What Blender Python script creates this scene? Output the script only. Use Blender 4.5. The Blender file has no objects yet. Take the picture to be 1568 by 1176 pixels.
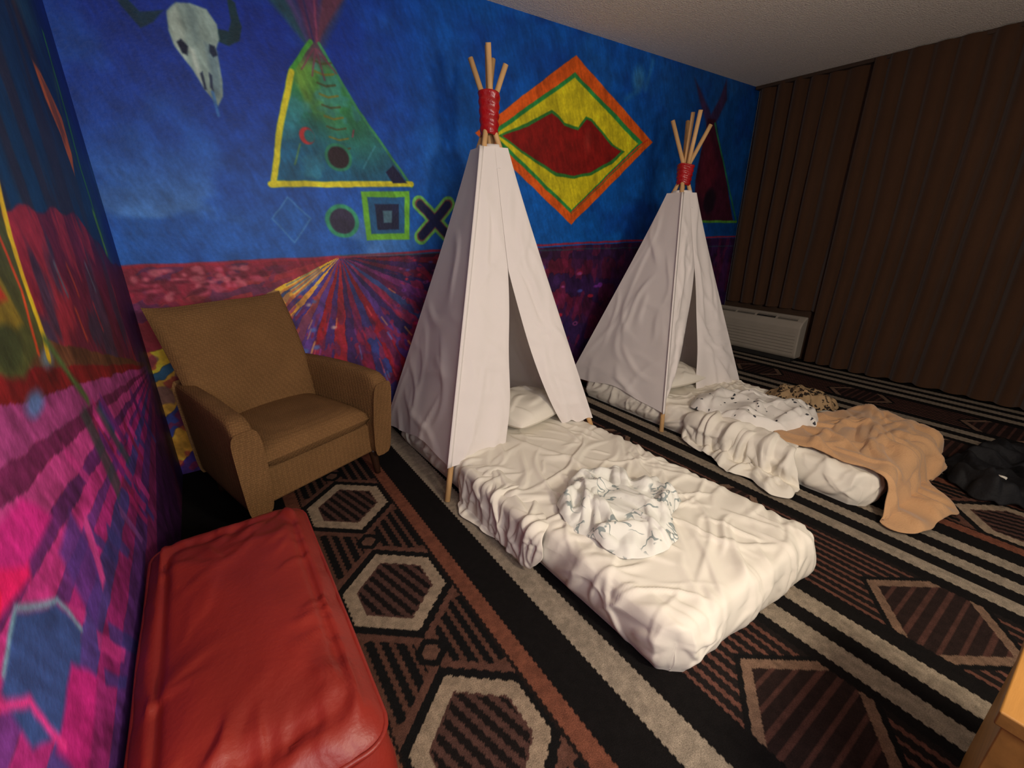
import bpy, math, random, time
import numpy as np
from mathutils import Vector, Matrix
random.seed(4)
SC=bpy.context.scene
XL,XR,YM,ZC=-0.30,4.91,2.77,2.57
YB=-1.2
# ------------------------------------------------------------------ helpers
_tabs={}
def vnoise(U,V,seed=0):
    if seed not in _tabs:
        _tabs[seed]=np.random.RandomState(seed+11).rand(256,256)
    T=_tabs[seed]
    U=np.asarray(U,float);V=np.asarray(V,float)
    i=np.floor(U).astype(int);j=np.floor(V).astype(int)
    fu=U-i;fv=V-j;fu=fu*fu*(3-2*fu);fv=fv*fv*(3-2*fv)
    i0=i%256;i1=(i+1)%256;j0=j%256;j1=(j+1)%256
    return (T[i0,j0]*(1-fu)+T[i1,j0]*fu)*(1-fv)+(T[i0,j1]*(1-fu)+T[i1,j1]*fu)*fv
def fbm(U,V,seed=0,o=4):
    s=0;a=.5;t=0
    for k in range(o):
        s=s+a*vnoise(U*2**k,V*2**k,seed+k);t+=a;a*=.5
    return s/t
def smooth(a,b,x):
    t=np.clip((x-a)/(b-a),0,1);return t*t*(3-2*t)
def lin(c):
    c=np.asarray(c,float)/255.
    return np.where(c<=.04045,c/12.92,((c+.055)/1.055)**2.4)
def nodes(m):
    m.use_nodes=True;nt=m.node_tree
    return nt,nt.nodes["Principled BSDF"]
def mat(name,col,rough=.8,var=.15,scale=8,bump=.2,bscale=60,metal=0,spec=.3,sheen=0,stretch=(1,1,1),coat=0,bdist=.01):
    m=bpy.data.materials.new(name);nt,b=nodes(m);N=nt.nodes;L=nt.links
    c=lin(col)
    tc=N.new("ShaderNodeTexCoord");mp=N.new("ShaderNodeMapping");mp.inputs["Scale"].default_value=stretch
    L.new(tc.outputs["Object"],mp.inputs[0])
    n=N.new("ShaderNodeTexNoise");n.inputs["Scale"].default_value=scale;n.inputs["Detail"].default_value=5
    L.new(mp.outputs[0],n.inputs["Vector"])
    r=N.new("ShaderNodeValToRGB");r.color_ramp.elements[0].position=.3;r.color_ramp.elements[1].position=.7
    r.color_ramp.elements[0].color=(*np.clip(c*(1-var),0,1),1);r.color_ramp.elements[1].color=(*np.clip(c*(1+var),0,1),1)
    L.new(n.outputs["Fac"],r.inputs[0]);L.new(r.outputs[0],b.inputs["Base Color"])
    b.inputs["Roughness"].default_value=rough;b.inputs["Metallic"].default_value=metal
    b.inputs["Specular IOR Level"].default_value=spec
    b.inputs["Sheen Weight"].default_value=sheen;b.inputs["Coat Weight"].default_value=coat
    if bump>0:
        n2=N.new("ShaderNodeTexNoise");n2.inputs["Scale"].default_value=bscale;n2.inputs["Detail"].default_value=4
        L.new(mp.outputs[0],n2.inputs["Vector"])
        bp=N.new("ShaderNodeBump");bp.inputs["Strength"].default_value=bump;bp.inputs["Distance"].default_value=bdist
        L.new(n2.outputs["Fac"],bp.inputs["Height"]);L.new(bp.outputs[0],b.inputs["Normal"])
    return m
def attrmat(name,rough=.7,nscale=30,var=.25,bump=.3,bscale=120,spec=.3):
    m=bpy.data.materials.new(name);nt,b=nodes(m);N=nt.nodes;L=nt.links
    a=N.new("ShaderNodeVertexColor");a.layer_name="Col"
    tc=N.new("ShaderNodeTexCoord")
    n=N.new("ShaderNodeTexNoise");n.inputs["Scale"].default_value=nscale;n.inputs["Detail"].default_value=6
    L.new(tc.outputs["Object"],n.inputs["Vector"])
    mr=N.new("ShaderNodeMapRange");mr.inputs[1].default_value=.3;mr.inputs[2].default_value=.7
    mr.inputs[3].default_value=1-var;mr.inputs[4].default_value=1+var
    L.new(n.outputs["Fac"],mr.inputs[0])
    vm=N.new("ShaderNodeVectorMath");vm.operation='SCALE'
    L.new(a.outputs["Color"],vm.inputs[0]);L.new(mr.outputs[0],vm.inputs["Scale"])
    L.new(vm.outputs[0],b.inputs["Base Color"])
    b.inputs["Roughness"].default_value=rough;b.inputs["Specular IOR Level"].default_value=spec
    n2=N.new("ShaderNodeTexNoise");n2.inputs["Scale"].default_value=bscale;n2.inputs["Detail"].default_value=3
    L.new(tc.outputs["Object"],n2.inputs["Vector"])
    bp=N.new("ShaderNodeBump");bp.inputs["Strength"].default_value=bump;bp.inputs["Distance"].default_value=.005
    L.new(n2.outputs["Fac"],bp.inputs["Height"]);L.new(bp.outputs[0],b.inputs["Normal"])
    return m
def link(o): bpy.context.collection.objects.link(o);return o
def mesh(name,verts,faces,m=None,sm=True):
    me=bpy.data.meshes.new(name);me.from_pydata([tuple(map(float,v)) for v in verts],[],[tuple(map(int,f)) for f in faces]);me.update()
    if m:me.materials.append(m)
    if sm: me.polygons.foreach_set("use_smooth",[True]*len(me.polygons))
    return link(bpy.data.objects.new(name,me))
def gridmesh(name,P,m,wrap=False,flip=False):
    nu,nv=P.shape[:2]
    me=bpy.data.meshes.new(name)
    idx=np.arange(nu*nv).reshape(nu,nv)
    if wrap: idx=np.concatenate([idx,idx[:1]],0)
    a=idx[:-1,:-1];b=idx[1:,:-1];c=idx[1:,1:];d=idx[:-1,1:]
    F=np.stack([a,b,c,d],-1).reshape(-1,4)
    if flip:F=F[:,::-1]
    n=len(F)
    me.vertices.add(nu*nv);me.vertices.foreach_set("co",P.reshape(-1).astype(np.float32))
    me.loops.add(n*4);me.loops.foreach_set("vertex_index",F.reshape(-1).astype(np.int32))
    me.polygons.add(n);me.polygons.foreach_set("loop_start",(np.arange(n)*4).astype(np.int32))
    me.polygons.foreach_set("use_smooth",np.ones(n,bool))
    me.update(calc_edges=True)
    if n<200000: me.validate()
    if m:me.materials.append(m)
    return link(bpy.data.objects.new(name,me))
def setcol(o,C):
    me=o.data;at=me.color_attributes.new("Col",'FLOAT_COLOR','POINT')
    A=np.ones((C.shape[0]*C.shape[1],4),np.float32);A[:,:3]=C.reshape(-1,3);at.data.foreach_set("color",A.reshape(-1))
def group(name,parts,loc=(0,0,0)):
    e=bpy.data.objects.new(name,None);link(e);e.location=loc;e.empty_display_size=.1
    for p in parts:
        p.parent=e;p.matrix_parent_inverse=Matrix.Translation(-Vector(loc))
    return e
def mod_solid(o,t,off=0):
    s=o.modifiers.new("s",'SOLIDIFY');s.thickness=t;s.offset=off
def hexa(name,bot,top,m,bev=.03,seg=4,sub=0):
    o=mesh(name,list(bot)+list(top),[(3,2,1,0),(4,5,6,7),(0,1,5,4),(1,2,6,5),(2,3,7,6),(3,0,4,7)],m)
    b=o.modifiers.new("b",'BEVEL');b.width=bev;b.segments=seg;b.limit_method='NONE'
    w=o.modifiers.new("wn",'WEIGHTED_NORMAL')
    return o
def box(name,x0,x1,y0,y1,z0,z1,m,bev=.005,seg=2):
    return hexa(name,[(x0,y0,z0),(x1,y0,z0),(x1,y1,z0),(x0,y1,z0)],[(x0,y0,z1),(x1,y0,z1),(x1,y1,z1),(x0,y1,z1)],m,bev,seg)
def tube(name,p0,p1,r0,r1,m,n=16,cap=True,wob=0,rings=8):
    p0=Vector(p0);p1=Vector(p1);d=(p1-p0).normalized();a=d.orthogonal().normalized();b=d.cross(a)
    V=[];F=[]
    for k in range(rings+1):
        t=k/rings;c=p0.lerp(p1,t)+a*math.sin(t*5)*wob;r=r0+(r1-r0)*t
        for i in range(n):
            an=2*math.pi*i/n;V.append(c+(a*math.cos(an)+b*math.sin(an))*r)
    for k in range(rings):
        for i in range(n):
            j=(i+1)%n;F.append((k*n+i,k*n+j,(k+1)*n+j,(k+1)*n+i))
    F.append(tuple(range(n))[::-1]);F.append(tuple(rings*n+i for i in range(n)))
    return mesh(name,V,F,m)
# ------------------------------------------------------------------ painter
class Canvas:
    def __init__(s,u0,u1,v0,v1,res,warp=.010,wf=9):
        s.nu=int((u1-u0)/res)+1;s.nv=int((v1-v0)/res)+1
        s.U0,s.V0=np.meshgrid(np.linspace(u0,u1,s.nu),np.linspace(v0,v1,s.nv),indexing='ij')
        s.U=s.U0+warp*(fbm(s.U0*wf,s.V0*wf,1)-.5)*2;s.V=s.V0+warp*(fbm(s.U0*wf,s.V0*wf,7)-.5)*2
        s.C=np.zeros((s.nu,s.nv,3));s.res=res
        s.br=.62*(fbm(s.U0*14,s.V0*14,31,5)-.5)+.34*(fbm(s.U0*60+s.V0*24,s.V0*16-s.U0*8,37,2)-.5)
    def blend(s,mask,col,var=.35,sl=None):
        col=np.asarray(col,float)
        sl=sl or (slice(None),slice(None))
        s.C[sl]=s.C[sl]*(1-mask[...,None])+(col*(1+var*s.br[sl][...,None]*2))*mask[...,None]
    def region(s,mask,colarr):
        s.C=s.C*(1-mask[...,None])+colarr*mask[...,None]
    def _sl(s,x0,x1,y0,y1):
        u=s.U0[:,0];v=s.V0[0]
        i0=np.searchsorted(u,x0);i1=np.searchsorted(u,x1);j0=np.searchsorted(v,y0);j1=np.searchsorted(v,y1)
        return (slice(max(i0,0),max(i1,i0+1)),slice(max(j0,0),max(j1,j0+1)))
    def _dist(s,pts,closed,sl=None):
        sl=sl or (slice(None),slice(None));Uc=s.U[sl];Vc=s.V[sl]
        P=np.array(pts,float)/100.;n=len(P)
        D=np.full(Uc.shape,1e9);ins=np.zeros(Uc.shape,bool)
        for k in range(n if closed else n-1):
            a=P[k];b=P[(k+1)%n];ab=b-a;L=ab@ab+1e-12
            t=np.clip(((Uc-a[0])*ab[0]+(Vc-a[1])*ab[1])/L,0,1)
            d=np.hypot(Uc-a[0]-t*ab[0],Vc-a[1]-t*ab[1]);D=np.minimum(D,d)
            if closed:
                c=((a[1]>Vc)!=(b[1]>Vc));
                if abs(b[1]-a[1])>1e-9:
                    xx=(b[0]-a[0])*(Vc-a[1])/(b[1]-a[1])+a[0];ins^=(c&(Uc<xx))
        return np.where(ins,-D,D) if closed else D
    def _box(s,pts,m):
        P=np.array(pts,float)/100.;m=m+.02
        return s._sl(P[:,0].min()-m,P[:,0].max()+m,P[:,1].min()-m,P[:,1].max()+m)
    def poly(s,pts,col,soft=.004,var=.35,op=1):
        sl=s._box(pts,soft);d=s._dist(pts,True,sl);m=np.clip(.5-d/soft/2,0,1)*op;s.blend(m,col,var,sl)
    def line(s,pts,w,col,soft=.004,var=.35,closed=False,op=1):
        sl=s._box(pts,soft+w/200.)
        d=s._dist(pts,False,sl) if not closed else np.abs(s._dist(pts,True,sl))
        m=np.clip(.5-(d-w/200.)/soft/2,0,1)*op;s.blend(m,col,var,sl)
    def ell(s,c,rx,ry,col,soft=.005,var=.35,op=1):
        sl=s._box([(c[0]-rx,c[1]-ry),(c[0]+rx,c[1]+ry)],soft)
        rx/=100.;ry/=100.
        d=(np.hypot((s.U[sl]-c[0]/100.)/rx,(s.V[sl]-c[1]/100.)/ry)-1)*min(rx,ry)
        m=np.clip(.5-d/soft/2,0,1)*op;s.blend(m,col,var,sl)
def mix(a,b,t):
    t=np.asarray(t)[...,None];return np.asarray(a,float)*(1-t)+np.asarray(b,float)*t
# ------------------------------------------------------------------ main mural
def mural():
    c=Canvas(XL,XR,0,ZC,.0045,warp=.006)
    U,V=c.U,c.V
    t=smooth(1.12,2.3,V)
    sky=mix((34,92,178),(14,44,142),t)
    sky=mix(sky,(6,88,172),smooth(.6,1.6,U)*.85)
    sky=mix(sky,(8,66,128),smooth(2.9,4.3,U))
    cl=smooth(.52,.72,fbm(U*2.2,V*5,41))*smooth(1.75,1.2,V)*smooth(1.6,.6,U)
    sky=mix(sky,(96,144,204),cl*.7)
    cl2=smooth(.5,.75,fbm(U*3,V*3,45));sky=mix(sky,(44,112,190),cl2*.3)
    dk=smooth(.5,.8,fbm(U*3,V*3,49));sky=mix(sky,(8,36,120),dk*.35)
    sky=sky*(1+.6*c.br)[...,None]
    c.C=sky
    c.ell((313,238),7,8,(60,125,170),soft=.03,op=.7);c.line([(322,232),(328,252)],3,(60,125,170),soft=.02,op=.5)
    c.line([(313,230),(300,222)],3,(50,115,165),soft=.02,op=.5)
    # skull
    c.poly([(9,217),(4,212),(-1,209),(-6,216),(-8,224),(-4,230),(-4,220),(0,215),(5,216)],(14,48,72))
    c.poly([(27,209),(31,208),(36,211),(38,217),(37,226),(34,228),(34,219),(32,214),(27,214)],(14,48,62))
    c.poly([(10,217),(14,221),(19,222),(25,221),(28,216),(28,210),(26,206),(26,200),(26,193),(25,187),(22,183),(20,186),(18,189),(16,194),(13,199),(10,204),(9,210)],(132,154,150))
    c.poly([(10,216),(14,220),(15,210),(13,200),(10,205)],(172,190,180),soft=.008,op=.8)
    c.poly([(17,221),(21,221),(20,208),(18,206)],(104,128,132),soft=.012,op=.6)
    c.poly([(22,208),(26,205),(25,190),(21,184)],(92,118,130),soft=.010,op=.8)
    c.poly([(15,205),(17,204),(18,190),(16,194)],(185,200,192),soft=.008,op=.8)
    c.poly([(11.2,206),(13,207.5),(15,205),(14,201.5),(12.2,202)],(14,24,50));c.poly([(23.6,207.5),(25.6,207),(26,203.5),(24,202.5),(23,204.5)],(20,34,60));c.poly([(17.5,195),(18.5,196),(19,189),(18,189)],(28,40,70));c.poly([(21,196),(22,195),(21.5,188),(20.6,190)],(28,40,70))
    c.line([(21,188),(21.5,179)],1.2,(60,120,190),op=.8)
    # painted tipi
    c.poly([(38,257),(50,235),(67,213),(73,213),(84,230),(96,257),(84,257),(74,234),(67,226),(52,257)],(52,58,100),soft=.015,op=.85)
    c.poly([(36,257),(50,232),(67,214),(62,228),(46,257)],(30,78,92),soft=.012,op=.8)
    c.poly([(58,257),(68,216),(72,216),(78,257)],(92,42,74),soft=.012,op=.8)
    c.poly([(50,250),(68,214),(60,240)],(80,64,120),soft=.010,op=.8);c.poly([(80,250),(70,214),(88,240)],(108,52,66),soft=.010,op=.75)
    c.line([(70,214),(64,257)],.9,(40,40,90),op=.8);c.line([(71,214),(74,257)],.9,(130,60,90),op=.8)
    tp=[(67,217),(72,217),(88,190),(117,152),(39,149),(49,178),(57,203)]
    d=c._dist(tp,True);m=np.clip(.5-d/.005/2,0,1)
    inner=mix((50,128,72),(22,92,132),smooth(2.05,1.6,V+.45*(U-.6)));inner=mix(inner,(136,165,52),smooth(.5,.68,fbm(U*6,V*3,61))*smooth(.85,.5,U)*.8)
    inner=mix(inner,(30,78,124),smooth(.80,1.12,U)*.75)
    inner=mix(inner,(80,52,78),smooth(2.04,2.12,V)*.85)
    inner=mix(inner,(54,130,150),smooth(.56,.7,fbm(U*8,V*8,65))*.5)
    c.region(m,inner*(1+.8*c.br[...,None]))
    c.line([(68,217),(57,203),(48,178),(40,150)],2.2,(70,150,60));c.line([(57,202),(48,178),(40,150)],2.8,(206,198,44))
    c.line([(72,217),(88,190),(117,152)],1.4,(60,140,90))
    c.line([(39,150),(78,151.5),(117,153.5)],3.0,(214,204,44))
    for k in range(9):
        z=208-k*4.9;c.line([(68+k*.5,z+1),(72+k*.6,z),(77+k*.6,z+1.2)],.9,(120,110,36) if k%2 else (70,70,40),op=.9)
    for a,b in (((69,214),(62,204)),((70,214),(67,202)),((70,214),(73,201)),((71,214),(79,205))): c.line([a,b],.8,(120,60,84),op=.85)
    c.ell((75,165),7.3,7,(42,124,96));c.ell((75,165),5.6,5.4,(40,26,36))
    c.ell((60,174),3.8,4.0,(180,50,54));c.ell((61.4,174),2.7,2.9,(34,104,112))
    c.poly([(101,159),(106,163),(114,153.8),(105,153.3)],(22,24,60))
    c.line([(84,176),(85,179)],1,(150,60,80),op=.8);c.line([(52,160),(56,170)],.8,(120,150,60),op=.6);c.line([(88,160),(96,172)],.8,(70,140,160),op=.5)
    c.poly([(37,133),(46,144),(56,133),(46,121)],(34,92,172),op=.8);c.line([(37,133),(46,144),(56,133),(46,121)],.8,(80,140,200),closed=True,op=.6)
    c.ell((73,132),9.6,9.2,(52,146,110));c.ell((73,132),7.2,7,(48,44,70))
    c.poly([(85,148),(115,149.5),(113,121.5),(86,121)],(104,176,54));c.poly([(88.5,145),(111.5,146),(110,125),(89,124.5)],(34,92,140))
    c.poly([(92.5,141.5),(107.5,142),(106.5,127),(93,127)],(26,32,64));c.poly([(97,138),(103,138),(102,131),(97,131)],(80,120,140))
    X=(131,132.5)
    for s in (1,-1): c.line([(X[0]-10*s,X[1]+10),(X[0]+10*s,X[1]-10)],9.6,(112,186,90))
    for s in (1,-1): c.line([(X[0]-9.8*s,X[1]+9.8),(X[0]+9.8*s,X[1]-9.8)],6.2,(120,74,70))
    for s in (1,-1): c.line([(X[0]-9.4*s,X[1]+9.4),(X[0]+9.4*s,X[1]-9.4)],5.0,(26,32,72))
    # diamond emblem
    c.poly([(246.5,242),(337,196),(249,130),(163,186)],(222,92,26))
    c.poly([(246.5,231.5),(326,194),(249,138),(173,186)],(44,136,66))
    c.poly([(246.5,228.5),(319,193),(249,141),(178,186)],(206,192,30))
    c.line([(249,139),(318,190),(330,197)],1.2,(200,60,30))
    c.poly([(181,186),(205,196),(226,206),(232,204),(238,200),(252,198),(259,206),(265,205),(290,190),(304,186),(290,176),(268,167),(250,163),(232,164),(212,172)],(52,120,50))
    c.poly([(184,186),(206,194),(226,204),(232,202),(238,198),(252,196),(260,204),(265,203),(288,189),(300,186),(288,178),(267,169),(250,165),(232,166.5),(212,174)],(130,24,20))
    c.ell((262,190),3,7,(170,60,50),soft=.02,op=.5)
    # right tipi
    c.poly([(384,249),(400,238),(415,226),(425,240),(432,256),(437,240),(426,222),(419,216),(412,215),(400,228)],(58,34,66),soft=.015,op=.9)
    c.poly([(411,222),(423,222),(445,190),(480,134),(412,132),(404,170)],(58,18,36),soft=.01)
    c.poly([(412,215),(440,180),(425,150),(410,160)],(84,24,36),soft=.04,op=.7)
    c.ell((432,152),10,12,(28,14,28),soft=.02)
    c.line([(423,219),(452,180),(487,133)],2.2,(34,104,76));c.line([(417,133),(487,133)],2.4,(80,140,50))
    # ---------------- ground
    g=smooth(-.004,.004,(1.115+.05*smooth(0,4.9,U))-V)
    vx,vz=.69,1.125
    A=np.degrees(np.arctan2(V-vz-.0,U-vx));R=np.hypot(U-vx,V-vz)
    A=A+3.0*(fbm(U*5,V*5,71)-.5)+1.5*(fbm(U*30,V*30,75,2)-.5)
    bands=[(-180,-168,(132,34,58)),(-168,-157,(150,46,58)),(-157,-151.5,(226,180,52)),(-151.5,-149,(50,90,120)),(-149,-142,(216,160,62)),(-142,-138,(60,70,140)),(-138,-133,(224,160,60)),(-133,-127,(70,50,130)),(-127,-121,(150,70,70)),
     (-121,-114,(96,60,140)),(-114,-107,(150,28,40)),(-107,-101,(70,44,110)),(-101,-93,(150,34,48)),(-93,-86,(60,34,84)),(-86,-79,(120,30,66)),(-79,-72,(52,58,120)),(-72,-64,(128,26,44)),
     (-64,-57,(84,52,124)),(-57,-50,(48,34,84)),(-50,-43,(120,40,76)),(-43,-37,(50,64,116)),(-37,-30,(74,26,70)),(-30,-24,(104,40,96)),(-24,-18,(44,30,78)),(-18,-12,(92,26,56)),(-12,-7,(50,26,70)),(-7,-3,(100,24,44)),(-3,180,(52,22,48))]
    G=np.zeros_like(c.C)
    for a,b,col in bands:
        w=np.clip((A-a)/.35+.5,0,1)*np.clip((b-A)/.35+.5,0,1);
        G=G*(1-w[...,None])+np.array(col,float)*w[...,None]
    pt=smooth(.52,.57,fbm(R*9,A*.22,77,2));G=mix(G,(70,40,96),pt*.55*smooth(.2,.5,R))
    pt=smooth(.6,.63,fbm(R*12,A*.3,79,2));G=mix(G,(150,34,60),pt*.6*smooth(.2,.5,R))
    G=mix(G,(40,20,58),smooth(1.5,3.4,U)*.6)
    c.region(g,G*(1+1.0*c.br[...,None]))
    rs=np.random.RandomState(5)
    for k in range(60):
        x=rs.uniform(-.28,.28);z=1.10-rs.uniform(.0,1)*(.02+.45*max(0,(.6-x))*.42)
        q=rs.choice(3);c.ell((x*100,z*100),rs.uniform(1,3),rs.uniform(.6,1.8),[(176,70,96),(96,20,44),(196,96,114)][q],soft=.006,op=.85)
    for k in range(170):
        a=math.radians(rs.uniform(-50,-4));r=rs.uniform(.35,3.4);x=.69+r*math.cos(a);z=1.12+r*math.sin(a)
        if z<.2 or x>4.6: continue
        q=rs.choice(5);s=.8+r*.9
        rx,ry=rs.uniform(.7,1.3)*s,rs.uniform(.4,.8)*s
        c.ell((x*100,z*100),rx,ry,[(190,40,116),(120,50,150),(176,36,60),(70,80,160),(150,70,130)][q],soft=.005,op=.9)
        if k%3==0: c.ell((x*100,z*100),rx*.5,ry*.5,(50,24,70),soft=.004,op=.9)
    for k in range(70):
        ad=rs.uniform(-140,-30);a=math.radians(ad);r=rs.uniform(.3,1.2)
        x0,z0=.69+r*math.cos(a),1.12+r*math.sin(a);l=rs.uniform(.03,.09)*(.5+r)
        c.line([(x0*100,z0*100),((x0+l*math.cos(a))*100,(z0+l*math.sin(a))*100)],rs.uniform(.5,1.2)*(.5+r),[(200,70,80),(90,110,180),(60,30,80),(210,150,90),(140,60,140)][rs.choice(5)],op=.8)
    for k in range(26):
        a=math.radians(rs.uniform(-155,-100));r=rs.uniform(.2,.9);x=.69+r*math.cos(a);z=1.12+r*math.sin(a)
        c.ell((x*100,z*100),2.2*r+.6,1.6*r+.4,[(200,170,160),(180,60,60),(80,110,170)][rs.choice(3)],soft=.006,op=.8)
    for k in range(10):
        a=math.radians(-155+1.4*k);c.line([(69+14*math.cos(a),112.5+14*math.sin(a)),(69+34*math.cos(a),112.5+34*math.sin(a))],.7,[(60,100,150),(230,190,90),(180,80,50)][k%3],op=.8)
    c.line([(-30,111.5),(60,112),(141,114),(300,116.5),(491,118)],1.6,(160,34,52),op=.85)
    c.line([(69,113),(141,112),(300,111),(491,108)],1.0,(40,90,90),op=.5)
    return c
MURAL_GAIN=1.15
c=mural()
P=np.stack([c.U0,np.full_like(c.U0,YM),c.V0],-1)
mm=attrmat("mural_paint",rough=.55,nscale=60,var=.10,bump=.25,bscale=70)
o=gridmesh("wall_north",P,mm);setcol(o,np.clip(lin(np.clip(c.C,0,255))*MURAL_GAIN,0,.95))
# ------------------------------------------------------------------ left wall mural
def leftm():
    c=Canvas(-.1,YM,0,ZC,.0045,warp=.008,wf=11)
    Y,Z=c.U,c.V
    sky=mix((22,62,104),(14,40,78),smooth(1.4,2.2,Z)); sky=mix(sky,(20,44,120),smooth(2.4,2.7,Y))
    sky=mix(sky,(50,44,56),smooth(.5,.7,fbm(Y*9,Z*1.6,81))*smooth(2.6,2.0,Y)*.8)
    sky=mix(sky,(50,104,126),smooth(.55,.75,fbm(Y*3,Z*2,85))*.5)
    c.C=sky*(1+.5*c.br[...,None])
    c.poly([(216,178),(224,176),(238,166),(236,154),(228,146),(226,158),(218,168)],(206,104,40),soft=.008)
    c.poly([(220,176),(230,172),(234,160),(228,156)],(120,70,40),soft=.012,op=.8)
    c.poly([(206,214),(214,214),(222,178),(214,178)],(70,50,40),soft=.03,op=.7)
    c.line([(254,195),(251,170),(246,150),(247,126)],2.6,(46,120,60),soft=.008);c.line([(250,182),(242,168),(238,150)],2,(60,90,70),soft=.015,op=.7)
    c.line([(244,134),(246,120)],4,(96,160,50),soft=.01,op=.9)
    hz=1.335-.22*smooth(1.95,2.75,Y)+.01*np.sin(Y*22)
    g=smooth(-.005,.005,hz-Z)
    G=mix((104,34,58),(70,30,66),smooth(1.9,2.7,Y));G=mix(G,(150,44,60),smooth(.5,.62,fbm(Y*9,Z*4,91)));G=mix(G,(54,54,80),smooth(.55,.66,fbm(Y*7,Z*3,95))*.8)
    G=mix(G,(44,34,84),smooth(2.25,2.7,Y)*.7)
    c.region(g,G*(1+.8*c.br[...,None]))
    A=np.degrees(np.arctan2(Z-.60,2.92-Y))+.6*(fbm(Y*8,Z*8,99)-.5)+.3*(fbm(Y*30,Z*30,97)-.5)
    bands=[(-90,-14,(60,24,70)),(-14,-9,(110,36,86)),(-9,-5,(84,44,110)),(-5,-2,(140,40,108)),(-2,.5,(74,60,130)),(.5,2.4,(164,42,120)),(2.4,3.6,(106,50,126)),(3.6,5.4,(184,52,130)),(5.4,6.8,(100,40,106)),(6.8,8.8,(180,62,132)),(8.8,10.2,(106,34,80)),(10.2,12.6,(150,60,120)),(12.6,14.4,(116,24,28)),(14.4,16.2,(96,60,40))]
    for a,b,col in bands:
        w=np.clip((A-a)/.12+.5,0,1)*np.clip((b-A)/.12+.5,0,1)*g*smooth(2.78,2.2,Y)
        c.blend(w,col,.6)
    rs=np.random.RandomState(9)
    for k in range(26):
        y=rs.uniform(85,215);z0=60+ (292-y)*math.tan(math.radians(rs.uniform(-4,10)))
        col=[(204,60,144),(96,40,120),(60,60,130),(180,40,110),(130,30,70),(140,80,154)][rs.choice(6)]
        w=rs.uniform(1.5,4);l=rs.uniform(8,18)
        c.poly([(y,z0),(y+w,z0+l*.2),(y+w+4+l*.5,z0-l),(y+4+l*.4,z0-l)],col,op=.75)
    c.poly([(60,98),(74,96),(88,86),(84,80),(60,84)],(235,30,110),soft=.008);c.poly([(70,92),(92,90),(100,82),(84,82)],(200,40,134),soft=.008)
    c.poly([(66,76),(76,80),(88,72),(92,62),(78,56),(66,66)],(52,80,140),soft=.006);c.poly([(70,60),(84,62),(90,52),(72,48)],(190,40,130),soft=.008)
    c.line([(68,77),(77,80),(89,72),(92,62)],.9,(120,170,190),soft=.005);c.line([(60,80),(70,70),(72,58)],1.2,(240,60,150),soft=.006)
    c.poly([(96,76),(108,78),(112,60),(98,56)],(92,60,150),soft=.01,op=.8);c.poly([(112,72),(116,72),(112,58),(108,58)],(200,70,150),soft=.006)
    c.poly([(136,88),(142,88),(150,62),(142,60)],(60,70,70),soft=.01,op=.8)
    c.poly([(150,84),(154,84),(170,60),(164,60)],(40,80,80),soft=.01,op=.7)
    c.ell((73,86),2,3,(240,20,30),soft=.01)
    c.ell((128,104),4,2,(120,150,170),soft=.01,op=.8);c.ell((112,99),5,2.2,(90,130,190),soft=.01,op=.9)
    c.poly([(100,140),(134,136),(131,107),(112,104),(98,108)],(78,84,44),soft=.008)
    c.poly([(100,125),(118,122),(122,112),(100,110)],(140,120,40),soft=.008);c.poly([(100,124),(114,124),(118,117),(100,118)],(196,60,40),soft=.008);c.ell((110,110),7,4,(60,70,40),soft=.008)
    c.line([(139,140),(133,128),(131,107),(129,104)],2.6,(236,196,40));c.line([(126,134),(128,118),(124,106)],1.4,(216,80,40))
    c.line([(131,107),(140,96),(146,88)],2.5,(84,110,60),soft=.01)
    for k,(y,z) in enumerate([(150,123),(160,121),(172,119),(182,123),(198,118),(165,108),(190,106)]):
        c.line([(y,z),(y+2,z-8)],2,[(160,50,64),(96,110,130),(186,70,50)][k%3],soft=.006,op=.8)
    return c
c=leftm()
P=np.stack([np.full_like(c.U0,XL),c.U0,c.V0],-1)
o=gridmesh("wall_west",P,mm);setcol(o,np.clip(lin(np.clip(c.C,0,255))*1.1,0,.95))
box("wall_west_rear",XL-.06,XL,YB,-.1,0,ZC,mat("plum_paint",(96,36,96)),bev=.001,seg=1)
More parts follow.
